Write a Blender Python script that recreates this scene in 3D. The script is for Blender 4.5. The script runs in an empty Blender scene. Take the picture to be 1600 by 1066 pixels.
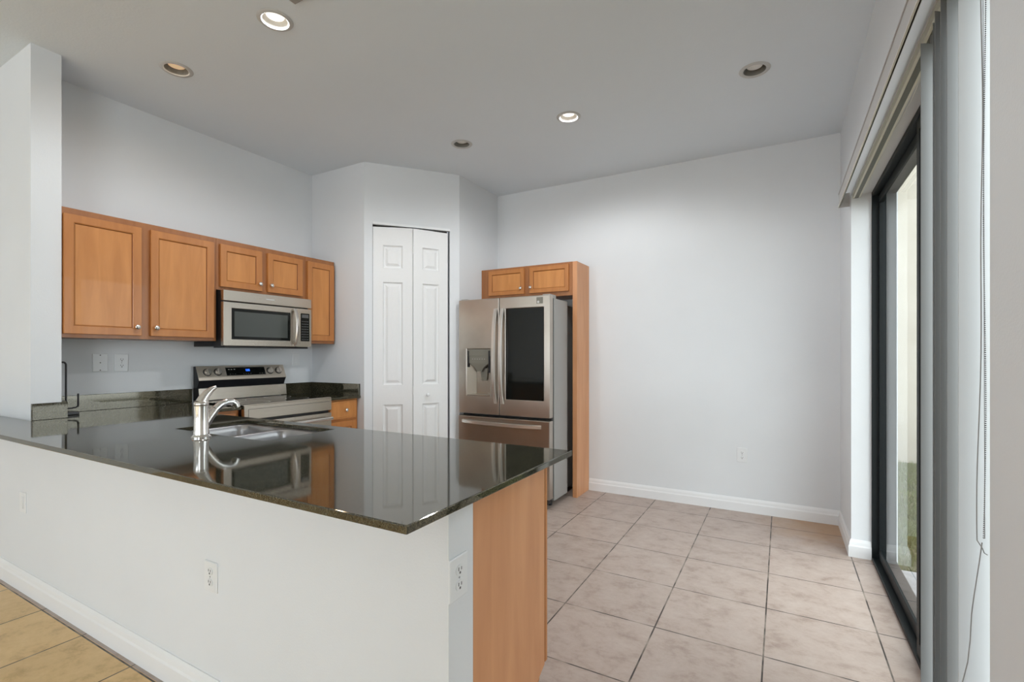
import bpy, bmesh, math, random
from mathutils import Vector, Matrix

random.seed(7)
SC = bpy.context.scene
COL = SC.collection
PI = math.pi

# ------------------------------------------------------------------ camera
CAM_H = 1.31
F_PX = 756.0
YAW = math.atan(421.5 / F_PX)
cam_d = bpy.data.cameras.new('camera')
cam_d.sensor_width = 36.0
cam_d.lens = F_PX / 1600.0 * 36.0
cam_d.shift_y = 22.0 / 1600.0
cam_d.clip_start = 0.02
cam = bpy.data.objects.new('camera', cam_d)
COL.objects.link(cam)
cam.location = (0, 0, CAM_H)
cam.rotation_euler = (PI / 2, 0, YAW - PI / 2)
SC.camera = cam

# ------------------------------------------------------------------ colour management
SC.view_settings.view_transform = 'Standard'
SC.view_settings.look = 'None'
SC.view_settings.gamma = 1.0
SC.view_settings.use_curve_mapping = False
SC.view_settings.exposure = -0.20

# ------------------------------------------------------------------ daylight
world = bpy.data.worlds.new('world')
SC.world = world
world.use_nodes = True
bg = world.node_tree.nodes['Background']
bg.inputs[0].default_value = (0.90, 0.955, 1.0, 1)
bg.inputs[1].default_value = 5.6


def area(name, loc, target, sx, sy, power, color=(1, 1, 1)):
    l = bpy.data.lights.new(name, 'AREA')
    l.shape = 'RECTANGLE'
    l.size = sx
    l.size_y = sy
    l.energy = power
    l.color = color
    o = bpy.data.objects.new(name, l)
    COL.objects.link(o)
    o.location = loc
    d = Vector(target) - Vector(loc)
    o.rotation_euler = d.to_track_quat('-Z', 'Y').to_euler()
    return o


# daylight through the two windows of the front room, then an added fill
area('window_and_fill_light', (-8.05, 1.40, 1.35), (0, 1.40, 1.2), 2.2, 2.1, 28, (0.80, 0.915, 1.0))
area('window_and_fill_light', (-8.05, 4.30, 1.35), (0, 4.30, 1.2), 2.2, 2.1, 28, (0.80, 0.915, 1.0))

area('window_and_fill_light', (-3.1, -0.62, 1.35), (-3.1, 3.0, 1.45), 2.4, 2.2, 54, (0.80, 0.915, 1.0))  # added fill for the range wall, from an unseen made-up opening

# ------------------------------------------------------------------ materials
MATS = {}


def mat(name, color, rough=0.5, metal=0.0, **kw):
    m = bpy.data.materials.new(name)
    m.use_nodes = True
    b = m.node_tree.nodes['Principled BSDF']
    b.inputs['Base Color'].default_value = (*color, 1)
    b.inputs['Roughness'].default_value = rough
    b.inputs['Metallic'].default_value = metal
    for k, v in kw.items():
        b.inputs[k].default_value = v
    MATS[name] = m
    return m


def nodes(m):
    nt = m.node_tree
    return nt, nt.nodes, nt.links, nt.nodes['Principled BSDF']


def noise_color(m, c1, c2, scale=5, stretch=(1, 1, 1), detail=4, lo=0.3, hi=0.7, bump=0.0, bscale=None, dist=0.0):
    nt, N, L, b = nodes(m)
    tc = N.new('ShaderNodeTexCoord')
    mp = N.new('ShaderNodeMapping')
    mp.inputs['Scale'].default_value = stretch
    L.new(tc.outputs['Object'], mp.inputs['Vector'])
    n = N.new('ShaderNodeTexNoise')
    n.inputs['Scale'].default_value = scale
    n.inputs['Detail'].default_value = detail
    n.inputs['Distortion'].default_value = dist
    L.new(mp.outputs[0], n.inputs['Vector'])
    r = N.new('ShaderNodeValToRGB')
    r.color_ramp.elements[0].position = lo
    r.color_ramp.elements[0].color = (*c1, 1)
    r.color_ramp.elements[1].position = hi
    r.color_ramp.elements[1].color = (*c2, 1)
    L.new(n.outputs['Fac'], r.inputs[0])
    L.new(r.outputs[0], b.inputs['Base Color'])
    if bump:
        n2 = N.new('ShaderNodeTexNoise')
        n2.inputs['Scale'].default_value = bscale or scale
        n2.inputs['Detail'].default_value = 6
        L.new(mp.outputs[0], n2.inputs['Vector'])
        bp = N.new('ShaderNodeBump')
        bp.inputs['Strength'].default_value = bump
        bp.inputs['Distance'].default_value = 0.01
        L.new(n2.outputs['Fac'], bp.inputs['Height'])
        L.new(bp.outputs[0], b.inputs['Normal'])
    return m


wall_m = noise_color(mat('wall_paint', (0.74, 0.74, 0.735), 0.7), (0.715, 0.735, 0.755), (0.745, 0.765, 0.785), 1.5, bump=0.06, bscale=160)
ceil_m = noise_color(mat('ceiling_paint', (0.6, 0.6, 0.58), 0.85), (0.735, 0.79, 0.84), (0.755, 0.81, 0.86), 1.2, bump=0.08, bscale=90)
trim_m = mat('trim_paint', (0.82, 0.83, 0.84), 0.4)
door_m = noise_color(mat('door_paint', (0.80, 0.80, 0.80), 0.45), (0.78, 0.785, 0.785), (0.81, 0.81, 0.81), 60, (6, 6, 0.5), bump=0.03, bscale=80)
plate_m = mat('outlet_plastic', (0.76, 0.775, 0.785), 0.35)
slot_m = mat('outlet_slot', (0.12, 0.12, 0.12), 0.6)
line_m = mat('outlet_screw', (0.35, 0.35, 0.35), 0.6)  # grey of the outlet screws


def wood(name, c1, c2, rough=0.36, scale=7):
    m = mat(name, c1, rough)
    noise_color(m, c1, c2, scale, (3.0, 3.0, 0.35), 6, 0.30, 0.72, bump=0.02, bscale=30, dist=0.6)
    m.node_tree.nodes['Principled BSDF'].inputs['Coat Weight'].default_value = 0.15
    return m


wood_m = wood('honey_maple', (0.50, 0.198, 0.052), (0.62, 0.264, 0.076))
wood_frame_m = wood('honey_maple_frame', (0.43, 0.160, 0.042), (0.52, 0.208, 0.056))
wood_pale_m = wood('maple_veneer', (0.56, 0.250, 0.108), (0.66, 0.320, 0.148), 0.42, 5)
wood_shaded_m = wood('honey_maple_shaded', (0.30, 0.112, 0.034), (0.37, 0.145, 0.046))  # same maple darkened, shade around the doors put into the colour
wood_dark_m = mat('wood_stain_line', (0.17, 0.050, 0.014), 0.5)
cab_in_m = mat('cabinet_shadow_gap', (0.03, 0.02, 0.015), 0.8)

steel_m = noise_color(mat('stainless_steel', (0.6, 0.56, 0.5), 0.27, 1.0), (0.54, 0.49, 0.42), (0.62, 0.57, 0.50), 4, (0.4, 0.4, 120), 2, bump=0.012, bscale=3)
steel_dark_m = noise_color(mat('stainless_door', (0.5, 0.46, 0.41), 0.3, 1.0), (0.46, 0.42, 0.37), (0.56, 0.52, 0.47), 3, (1, 1, 1), 3)
chrome_m = mat('chrome', (0.80, 0.79, 0.78), 0.09, 1.0)
handle_m = mat('satin_handle', (0.78, 0.74, 0.69), 0.30, 0.85)
nickel_m = mat('brushed_nickel', (0.72, 0.69, 0.66), 0.22, 1.0)
grey_side_m = mat('grey_painted_steel', (0.36, 0.355, 0.34), 0.45, 0.3)
blackpl_m = mat('black_plastic', (0.012, 0.012, 0.014), 0.4)
blackgl_m = mat('black_glass', (0.008, 0.009, 0.008), 0.06, **{'Specular IOR Level': 0.3})
micro_gl_m = mat('oven_window_glass', (0.07, 0.078, 0.072), 0.10)
frame_blk_m = mat('black_door_frame', (0.006, 0.009, 0.010), 0.5, **{'Specular IOR Level': 0.25})
mark_m = mat('light_print', (0.55, 0.55, 0.53), 0.5)
badge_m = mat('grey_badge', (0.20, 0.19, 0.155), 0.4)
btn_m = mat('dark_button', (0.10, 0.10, 0.10), 0.5)
rod_m = mat('black_wire', (0.012, 0.011, 0.014), 0.35)
rubber_m = mat('seal_rubber', (0.03, 0.03, 0.03), 0.7)
blind_shaded_m = mat('blind_vinyl_shaded', (0.22, 0.22, 0.22), 0.6)  # stacked slats, their shade put into a darker vinyl colour
blind_lit_m = mat('blind_vinyl_lit', (0.52, 0.52, 0.53), 0.6)  # same vinyl painted lighter for the slat face that catches light
valance_m = mat('valance_vinyl', (0.50, 0.49, 0.48), 0.5)
cream_pl_m = mat('cream_plastic', (0.72, 0.71, 0.64), 0.5)
track_m = mat('track_metal', (0.16, 0.16, 0.14), 0.5, 0.4)
chain_m = mat('grey_chain', (0.22, 0.22, 0.23), 0.4, 0.6)
cord_m = mat('grey_cord', (0.30, 0.30, 0.30), 0.7)
thread_m = mat('white_thread', (0.80, 0.80, 0.78), 0.6)
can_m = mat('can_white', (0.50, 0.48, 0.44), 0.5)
can_shaded_m = mat('can_shaded', (0.22, 0.215, 0.20), 0.45)  # darker copy of the can finish, shade of unlit cans painted in
can_trim_m = mat('can_trim', (0.55, 0.55, 0.54), 0.5)
lens_m = mat('frosted_lens', (0.80, 0.79, 0.76), 0.5)
vent_m = mat('vent_metal', (0.34, 0.32, 0.30), 0.5)
hinge_m = mat('hinge_metal', (0.75, 0.75, 0.74), 0.4, 0.5)


def emis(name, color, strength):
    m = mat(name, color, 0.5)
    b = m.node_tree.nodes['Principled BSDF']
    b.inputs['Emission Color'].default_value = (*color, 1)
    b.inputs['Emission Strength'].default_value = strength
    return m


lit_m = emis('lit_lamp_lens', (1.0, 0.95, 0.86), 1.3)
warm_m = emis('dim_lamp_lens', (1.0, 0.72, 0.45), 0.35)
blue_m = emis('blue_display', (0.03, 0.16, 1.0), 1.6)

# granite: near-black speckle with olive fleck, mirror polish
granite_m = mat('polished_granite', (0.02, 0.02, 0.017), 0.05)
nt, N, L, b = nodes(granite_m)
tc = N.new('ShaderNodeTexCoord')
v1 = N.new('ShaderNodeTexNoise'); v1.inputs['Scale'].default_value = 260; v1.inputs['Detail'].default_value = 4
L.new(tc.outputs['Object'], v1.inputs['Vector'])
r1 = N.new('ShaderNodeValToRGB')
r1.color_ramp.elements[0].position = 0.42; r1.color_ramp.elements[0].color = (0.012, 0.012, 0.009, 1)
r1.color_ramp.elements[1].position = 0.72; r1.color_ramp.elements[1].color = (0.100, 0.092, 0.055, 1)
L.new(v1.outputs['Fac'], r1.inputs[0])
v2 = N.new('ShaderNodeTexNoise'); v2.inputs['Scale'].default_value = 9; v2.inputs['Detail'].default_value = 3
L.new(tc.outputs['Object'], v2.inputs['Vector'])
mx = N.new('ShaderNodeMixRGB'); mx.blend_type = 'ADD'; mx.inputs[0].default_value = 1
r2 = N.new('ShaderNodeValToRGB')
r2.color_ramp.elements[0].position = 0.4; r2.color_ramp.elements[0].color = (0.0, 0.0, 0.0, 1)
r2.color_ramp.elements[1].position = 0.8; r2.color_ramp.elements[1].color = (0.016, 0.015, 0.010, 1)
L.new(v2.outputs['Fac'], r2.inputs[0])
L.new(r1.outputs[0], mx.inputs[1]); L.new(r2.outputs[0], mx.inputs[2])
L.new(mx.outputs[0], b.inputs['Base Color'])
b.inputs['IOR'].default_value = 1.76
b.inputs['Specular Tint'].default_value = (1.0, 0.93, 0.79, 1)

# floor tile
TX0, TY0, TPX, TPY = 2.369, 0.0705, 0.458, 0.464
tile_m = mat('ceramic_tile', (0.5, 0.42, 0.36), 0.42)
nt, N, L, b = nodes(tile_m)
tc = N.new('ShaderNodeTexCoord')
mp = N.new('ShaderNodeMapping')
mp.inputs['Location'].default_value = (-TX0 + 20 * TPX, -TY0 + 20 * TPY, 0)
L.new(tc.outputs['Object'], mp.inputs['Vector'])
bk = N.new('ShaderNodeTexBrick')
bk.offset = 0.0
bk.squash = 1.0
bk.inputs['Scale'].default_value = 1.0
bk.inputs['Mortar Size'].default_value = 0.0036
bk.inputs['Mortar Smooth'].default_value = 0.2
bk.inputs['Brick Width'].default_value = TPX
bk.inputs['Row Height'].default_value = TPY
bk.inputs['Color1'].default_value = (0.96, 0.96, 0.96, 1)
bk.inputs['Color2'].default_value = (1.04, 1.04, 1.04, 1)
bk.inputs['Mortar'].default_value = (0, 0, 0, 1)
L.new(mp.outputs[0], bk.inputs['Vector'])
n1 = N.new('ShaderNodeTexNoise'); n1.inputs['Scale'].default_value = 6.5; n1.inputs['Detail'].default_value = 9
n1.inputs['Roughness'].default_value = 0.74; n1.inputs['Distortion'].default_value = 0.15
mp2 = N.new('ShaderNodeMapping'); mp2.inputs['Scale'].default_value = (1.35, 1.0, 1); mp2.inputs['Rotation'].default_value = (0, 0, 0.2)
L.new(tc.outputs['Object'], mp2.inputs['Vector']); L.new(mp2.outputs[0], n1.inputs['Vector'])
rp = N.new('ShaderNodeValToRGB')
rp.color_ramp.elements[0].position = 0.28; rp.color_ramp.elements[0].color = (0.285, 0.205, 0.165, 1)
rp.color_ramp.elements[1].position = 0.70; rp.color_ramp.elements[1].color = (0.50, 0.415, 0.365, 1)
e = rp.color_ramp.elements.new(0.48); e.color = (0.43, 0.340, 0.290, 1)
L.new(n1.outputs['Fac'], rp.inputs[0])
# more golden ramp for the tiles of the front room
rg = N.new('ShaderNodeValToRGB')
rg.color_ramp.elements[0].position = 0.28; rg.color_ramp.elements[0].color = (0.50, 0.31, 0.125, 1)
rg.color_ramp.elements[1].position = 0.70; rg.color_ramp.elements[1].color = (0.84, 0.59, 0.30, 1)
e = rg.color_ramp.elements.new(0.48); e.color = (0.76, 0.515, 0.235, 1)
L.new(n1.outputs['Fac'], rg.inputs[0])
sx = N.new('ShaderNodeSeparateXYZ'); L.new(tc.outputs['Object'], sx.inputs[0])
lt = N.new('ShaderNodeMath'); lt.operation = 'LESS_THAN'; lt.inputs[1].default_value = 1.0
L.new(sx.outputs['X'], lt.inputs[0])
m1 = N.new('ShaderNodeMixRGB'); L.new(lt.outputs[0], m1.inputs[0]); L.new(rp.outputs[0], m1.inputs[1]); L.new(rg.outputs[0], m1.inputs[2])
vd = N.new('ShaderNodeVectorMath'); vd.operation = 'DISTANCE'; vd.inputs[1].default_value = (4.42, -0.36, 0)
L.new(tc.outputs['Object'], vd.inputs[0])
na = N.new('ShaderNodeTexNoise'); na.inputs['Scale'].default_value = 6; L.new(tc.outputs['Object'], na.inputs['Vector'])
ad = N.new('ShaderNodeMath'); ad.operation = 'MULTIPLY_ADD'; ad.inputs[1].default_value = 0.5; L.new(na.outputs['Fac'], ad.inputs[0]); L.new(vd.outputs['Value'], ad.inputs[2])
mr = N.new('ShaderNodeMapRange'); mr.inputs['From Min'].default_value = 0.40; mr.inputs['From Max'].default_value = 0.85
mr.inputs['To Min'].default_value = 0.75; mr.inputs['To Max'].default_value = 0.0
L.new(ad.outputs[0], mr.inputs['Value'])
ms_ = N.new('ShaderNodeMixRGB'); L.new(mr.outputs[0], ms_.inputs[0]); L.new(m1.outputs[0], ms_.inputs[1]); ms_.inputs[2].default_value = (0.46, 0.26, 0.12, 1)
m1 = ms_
m2 = N.new('ShaderNodeMixRGB'); m2.blend_type = 'MULTIPLY'; m2.inputs[0].default_value = 1.0
L.new(m1.outputs[0], m2.inputs[1]); L.new(bk.outputs['Color'], m2.inputs[2])
gn = N.new('ShaderNodeTexNoise'); gn.inputs['Scale'].default_value = 7
L.new(tc.outputs['Object'], gn.inputs['Vector'])
gr = N.new('ShaderNodeValToRGB')
gr.color_ramp.elements[0].position = 0.45; gr.color_ramp.elements[0].color = (0.045, 0.033, 0.027, 1)
gr.color_ramp.elements[1].position = 0.66; gr.color_ramp.elements[1].color = (0.33, 0.27, 0.22, 1)
L.new(gn.outputs['Fac'], gr.inputs[0])
m3 = N.new('ShaderNodeMixRGB'); L.new(bk.outputs['Fac'], m3.inputs[0]); L.new(m2.outputs[0], m3.inputs[1]); L.new(gr.outputs[0], m3.inputs[2])
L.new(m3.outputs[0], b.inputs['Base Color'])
bp = N.new('ShaderNodeBump'); bp.inputs['Strength'].default_value = 0.5; bp.inputs['Distance'].default_value = 0.002; bp.invert = True
L.new(bk.outputs['Fac'], bp.inputs['Height']); L.new(bp.outputs[0], b.inputs['Normal'])

# window glass: Fresnel mirror over clear
glass_m = bpy.data.materials.new('door_glass')
glass_m.use_nodes = True
nt = glass_m.node_tree
nt.nodes.clear()
o_ = nt.nodes.new('ShaderNodeOutputMaterial')
tr = nt.nodes.new('ShaderNodeBsdfTransparent'); tr.inputs[0].default_value = (0.93, 0.95, 0.94, 1)
gl = nt.nodes.new('ShaderNodeBsdfGlossy'); gl.inputs['Roughness'].default_value = 0.0
fr = nt.nodes.new('ShaderNodeFresnel'); fr.inputs['IOR'].default_value = 1.5
ms = nt.nodes.new('ShaderNodeMixShader')
geo = nt.nodes.new('ShaderNodeNewGeometry')
inv = nt.nodes.new('ShaderNodeMath'); inv.operation = 'SUBTRACT'; inv.inputs[0].default_value = 1.0
nt.links.new(geo.outputs['Backfacing'], inv.inputs[1])
mu = nt.nodes.new('ShaderNodeMath'); mu.operation = 'MULTIPLY'
nt.links.new(fr.outputs[0], mu.inputs[0]); nt.links.new(inv.outputs[0], mu.inputs[1])
nt.links.new(mu.outputs[0], ms.inputs[0]); nt.links.new(tr.outputs[0], ms.inputs[1]); nt.links.new(gl.outputs[0], ms.inputs[2])
nt.links.new(ms.outputs[0], o_.inputs[0])

grass_m = noise_color(mat('lawn_soil', (0.1, 0.12, 0.04), 0.9), (0.085, 0.06, 0.03), (0.08, 0.10, 0.028), 2.2, bump=0.5, bscale=60)
blade_m = noise_color(mat('grass_blade', (0.2, 0.28, 0.06), 0.8), (0.075, 0.085, 0.02), (0.14, 0.17, 0.04), 3)
cream_m = noise_color(mat('cream_stucco', (0.8, 0.74, 0.6), 0.9), (0.38, 0.34, 0.28), (0.43, 0.39, 0.33), 2, bump=0.3, bscale=90)
paver_m = noise_color(mat('patio_concrete', (0.35, 0.3, 0.24), 0.85), (0.14, 0.11, 0.08), (0.24, 0.20, 0.16), 5, bump=0.3, bscale=50)
sill_m = noise_color(mat('sill_concrete', (0.3, 0.3, 0.3), 0.7), (0.24, 0.24, 0.25), (0.36, 0.36, 0.37), 12)
sink_m = noise_color(mat('sink_steel', (0.4, 0.39, 0.4), 0.34, 1.0), (0.34, 0.335, 0.345), (0.42, 0.415, 0.425), 3, (1, 1, 1), 2)
fascia_m = noise_color(mat('stove_fascia', (0.5, 0.45, 0.38), 0.4, 0.55), (0.46, 0.41, 0.34), (0.54, 0.49, 0.42), 4, (0.4, 0.4, 90), 2)
extwall_m = noise_color(mat('exterior_paint', (0.6, 0.58, 0.5), 0.8), (0.66, 0.66, 0.64), (0.74, 0.74, 0.72), 8, bump=0.2, bscale=120)


# ------------------------------------------------------------------ mesh builder
class MB:
    def __init__(self):
        self.bm = bmesh.new()

    def _face(self, vs, m):
        try:
            f = self.bm.faces.new(vs)
            f.material_index = m
            return f
        except ValueError:
            return None

    def box(self, x0, x1, y0, y1, z0, z1, m=0):
        v = [self.bm.verts.new(p) for p in ((x0, y0, z0), (x1, y0, z0), (x1, y1, z0), (x0, y1, z0), (x0, y0, z1), (x1, y0, z1), (x1, y1, z1), (x0, y1, z1))]
        for q in ((0, 3, 2, 1), (4, 5, 6, 7), (0, 1, 5, 4), (1, 2, 6, 5), (2, 3, 7, 6), (3, 0, 4, 7)):
            self._face([v[i] for i in q], m)
        return self

    def poly(self, pts, m=0):
        self._face([self.bm.verts.new(p) for p in pts], m)
        return self

    def loft(self, loops, m=0, cap0=False, cap1=False, closed=True):
        rows = [[self.bm.verts.new(p) for p in lp] for lp in loops]
        n = len(rows[0])
        for a, b2 in zip(rows, rows[1:]):
            for i in range(n if closed else n - 1):
                j = (i + 1) % n
                self._face([a[i], a[j], b2[j], b2[i]], m)
        if cap0: self._face(rows[0][::-1], m)
        if cap1: self._face(rows[-1], m)
        return self

    def prism(self, pts, axis, a0, a1, m=0):
        """outline in the two other axes, extruded along axis (0 x, 1 y, 2 z)"""
        def P(p, a):
            if axis == 0: return (a, p[0], p[1])
            if axis == 1: return (p[0], a, p[1])
            return (p[0], p[1], a)
        self.loft([[P(p, a0) for p in pts], [P(p, a1) for p in pts]], m, True, True)
        return self

    def tube(self, path, r, seg=10, m=0, caps=True):
        path = [Vector(p) for p in path]
        rs = r if isinstance(r, (list, tuple)) else [r] * len(path)
        loops = []
        ref = None
        for i, p in enumerate(path):
            t = (path[min(i + 1, len(path) - 1)] - path[max(i - 1, 0)]).normalized()
            if ref is None:
                ref = Vector((0, 0, 1)) if abs(t.z) < 0.9 else Vector((1, 0, 0))
            u = (ref - t * ref.dot(t)).normalized()
            w = t.cross(u)
            ref = u
            loops.append([p + (u * math.cos(2 * PI * k / seg) + w * math.sin(2 * PI * k / seg)) * rs[i] for k in range(seg)])
        self.loft(loops, m, caps, caps)
        return self

    def lathe(self, prof, cx=0, cy=0, seg=24, m=0, axis=2):
        def P(r, h, a):
            c, s = r * math.cos(a), r * math.sin(a)
            if axis == 2: return (cx + c, cy + s, h)
            if axis == 1: return (cx + c, h, cy + s)
            return (h, cx + c, cy + s)
        loops = [[P(max(r, 1e-5), h, 2 * PI * k / seg) for k in range(seg)] for r, h in prof]
        self.loft(loops, m)
        return self

    def ico(self, c, r, sub=1, m=0, scale=(1, 1, 1)):
        M = Matrix.Translation(c) @ Matrix.Diagonal((*scale, 1))
        res = bmesh.ops.create_icosphere(self.bm, subdivisions=sub, radius=r, matrix=M)
        return self

    def cells(self, us, vs, occ, a0, a1, axis=2, m=0):
        """grid of rectangular cells (some empty) extruded along axis"""
        def P(u, v, a):
            if axis == 2: return (u, v, a)
            if axis == 1: return (u, a, v)
            return (a, u, v)
        V = {}
        def G(i, j, k):
            if (i, j, k) not in V:
                V[(i, j, k)] = self.bm.verts.new(P(us[i], vs[j], (a0, a1)[k]))
            return V[(i, j, k)]
        nu, nv = len(us) - 1, len(vs) - 1
        O = lambda i, j: 0 <= i < nu and 0 <= j < nv and occ((us[i] + us[i + 1]) / 2, (vs[j] + vs[j + 1]) / 2)
        for i in range(nu):
            for j in range(nv):
                if not O(i, j): continue
                for k in (0, 1):
                    self._face([G(i, j, k), G(i + 1, j, k), G(i + 1, j + 1, k), G(i, j + 1, k)], m)
                for (di, dj, p, q) in ((-1, 0, (i, j), (i, j + 1)), (1, 0, (i + 1, j), (i + 1, j + 1)), (0, -1, (i, j), (i + 1, j)), (0, 1, (i, j + 1), (i + 1, j + 1))):
                    if not O(i + di, j + dj):
                        self._face([G(*p, 0), G(*q, 0), G(*q, 1), G(*p, 1)], m)
        return self

    def filled(self, outer, holes, z, m=0):
        """flat face at height z with holes"""
        edges = []
        for lp in [outer] + holes:
            vs = [self.bm.verts.new((p[0], p[1], z)) for p in lp]
            for i in range(len(vs)):
                edges.append(self.bm.edges.new((vs[i], vs[(i + 1) % len(vs)])))
        r = bmesh.ops.triangle_fill(self.bm, use_beauty=True, use_dissolve=False, edges=edges)
        for g in r['geom']:
            if isinstance(g, bmesh.types.BMFace): g.material_index = m
        return self

    def build(self, name, mats, parent=None, bevel=0.0, smooth=False, seg=2, normals=True):
        bm = self.bm
        if normals:
            bmesh.ops.recalc_face_normals(bm, faces=bm.faces[:])
        if smooth:
            for f in bm.faces: f.smooth = True
            for e2 in bm.edges:
                if len(e2.link_faces) == 2 and e2.calc_face_angle(0) > math.radians(38):
                    e2.smooth = False
        me = bpy.data.meshes.new(name)
        bm.to_mesh(me)
        bm.free()
        for x in (mats if isinstance(mats, (list, tuple)) else [mats]): me.materials.append(x)
        o = bpy.data.objects.new(name, me)
        COL.objects.link(o)
        if parent: o.parent = parent
        if bevel:
            md = o.modifiers.new('bevel', 'BEVEL')
            md.width = bevel
            md.segments = seg
            md.limit_method = 'ANGLE'
            md.angle_limit = math.radians(50)
            md.harden_normals = False
        return o


def tag(o, label, cat, group=None):
    o['label'] = label
    o['category'] = cat
    if group: o['group'] = group
    return o


def thing(name, label, cat, loc=(0, 0, 0), rz=0.0, group=None):
    o = bpy.data.objects.new(name, None)
    o.empty_display_size = 0.1
    COL.objects.link(o)
    o.location = loc
    o.rotation_euler = (0, 0, rz)
    return tag(o, label, cat, group)


def struct(o, label=None):
    o['kind'] = 'structure'
    if label: o['label'] = label
    return o


def rrect(x0, x1, y0, y1, r, n=6):
    pts = []
    for cx, cy, a in ((x1 - r, y1 - r, 0), (x0 + r, y1 - r, PI / 2), (x0 + r, y0 + r, PI), (x1 - r, y0 + r, 1.5 * PI)):
        for k in range(n + 1):
            t = a + k / n * PI / 2
            pts.append((cx + r * math.cos(t), cy + r * math.sin(t)))
    return pts


def circle(cx, cy, r, n=40):
    return [(cx + r * math.cos(2 * PI * k / n), cy + r * math.sin(2 * PI * k / n)) for k in range(n)]


# ------------------------------------------------------------------ key dimensions (X deep, Y left)
R = 3.91          # range wall
BX = 4.48         # back wall
RW = -0.395       # right wall
CZ = 3.02         # ceiling
CT = 0.951        # counter top
GA = (3.10, 3.226)
GB = (3.77, 2.675)

# ------------------------------------------------------------------ room shell
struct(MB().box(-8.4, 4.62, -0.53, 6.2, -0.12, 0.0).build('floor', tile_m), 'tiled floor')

LAMPS = [(1.568, 2.258, 'lit'), (1.549, 3.160, 'dim'), (3.231, 1.336, 'lit'), (3.225, 2.264, 'off'), (3.240, 0.142, 'off')]
cm = MB()
cm.filled([(-8.4, -0.53), (4.62, -0.53), (4.62, 6.2), (-8.4, 6.2)], [circle(x, y, 0.063)[::-1] for x, y, k in LAMPS], CZ)
for f in cm.bm.faces:
    f.normal_update()
    if f.normal.z > 0: f.normal_flip()
struct(cm.build('ceiling', ceil_m, normals=False), 'grey-white ceiling')

struct(MB().box(1.16, 3.22, R, R + 0.12, 0, CZ).build('wall_left', wall_m))
struct(MB().box(1.03, 1.16, 3.59, 6.2, 0, CZ).build('wall_divider', wall_m))
# pantry closet: return wall, angled wall with opening, side wall
struct(MB().prism([(3.10, R + 0.12), (3.10, GA[1]), (3.17, GA[1] + 0.04), (3.22, R + 0.12)], 2, 0, CZ).build('wall_return', wall_m))
DV = Vector((GB[0] - GA[0], GB[1] - GA[1]))
DL = DV.length
DU = DV / DL
DN = Vector((-DU.y, DU.x))      # into the pantry
if DN.x < 0: DN = -DN


def dp(t, n=0.0):
    p = Vector(GA) + DU * t + DN * n
    return (p.x, p.y)


aw = MB()
O0, O1, OZ = 0.072, 0.776, 2.50
TH = 0.10
for t0, t1, z0, z1 in ((0, O0, 0, CZ), (O1, DL, 0, CZ), (O0, O1, OZ, CZ)):
    aw.prism([dp(t0), dp(t1), dp(t1, TH), dp(t0, TH)], 2, z0, z1)
struct(aw.build('wall_pantry', wall_m))
struct(MB().prism([GB, (BX, GB[1]), (BX, GB[1] + 0.1), dp(DL, 0.1)], 2, 0, CZ).build('wall_side', wall_m))
struct(MB().box(BX, BX + 0.14, -0.65, 4.1, 0, CZ).build('wall_back', wall_m))

# right wall with the patio door opening (inner leaf RW..-0.502, outer leaf to -0.636)
DX0, DX1, DZ = 1.424, 3.83, 2.352
rw = MB()
rw.cells([-8.4, -4.4, -1.8, DX0, DX1, BX], [0, 0.15, DZ, 2.5, CZ], lambda x, z: not ((DX0 < x < DX1 and z < DZ) or (-4.4 < x < -1.8 and 0.15 < z < 2.5)), RW - 0.241, RW, axis=1)  # second opening added out of view to let the fill light in
struct(rw.build('wall_right', wall_m))
# front room closing walls behind the camera, with two window openings
fw = MB()
WIN = ((0.3, 2.5), (3.2, 5.4))
fw.cells([-0.65, 0.3, 2.5, 3.2, 5.4, 6.2], [0, 0.3, 2.4, CZ], lambda y, z: not (any(a < y < b2 for a, b2 in WIN) and 0.3 < z < 2.4), -8.4, -8.2, axis=0)
struct(fw.build('wall_front', wall_m))
struct(MB().box(-8.4, 1.16, 6.08, 6.2, 0, CZ).build('wall_far_left', wall_m))

# pony wall under the bar
struct(MB().box(1.03, 1.145, 0.765, 3.59, 0, CT - 0.021).build('wall_peninsula', wall_m), 'white half wall under the counter')

BB = 0.113
BP = [(0, 0), (0.016, 0), (0.016, BB * 0.62), (0.012, BB * 0.70), (0.010, BB * 0.86), (0.004, BB), (0, BB)]


def baseboard(name, p0, p1, nrm, ext0=0.0, ext1=0.0):
    """profile swept along p0->p1, nrm points into the room"""
    p0, p1, n = Vector(p0), Vector(p1), Vector(nrm)
    d = (p1 - p0).normalized()
    m = MB()
    A = [(*(p0 + n * a - d * a * ext0), z) for a, z in BP]
    B = [(*(p1 + n * a + d * a * ext1), z) for a, z in BP]
    m.loft([A, B], 0, True, True)
    return struct(m.build(name, trim_m))


baseboard('baseboard_back', (BX, RW), (BX, 1.636), (-1, 0), -1, 0)
baseboard('baseboard_right', (BX, RW), (DX1, RW), (0, 1), -1, 1)
baseboard('baseboard_jamb', (DX1, RW), (DX1, -0.501), (-1, 0), 1, 0)
baseboard('baseboard_peninsula', (1.03, 0.765), (1.03, 6.08), (-1, 0), 0, 0)
baseboard('baseboard_near', (DX0, RW), (-8.2, RW), (0, 1), 1, 0)

# ------------------------------------------------------------------ pantry bifold door
leafw = (O1 - O0 - 0.012) / 2
pd = thing('door_1', 'white six-panel bifold pantry door in the angled wall', 'door', (*dp(O0), 0), math.atan2(DU.y, DU.x))
pd['kind'] = 'structure'
FOLD = 0.05    # the hinge line stands a little into the kitchen (local -y)
H = 2.458


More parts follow.
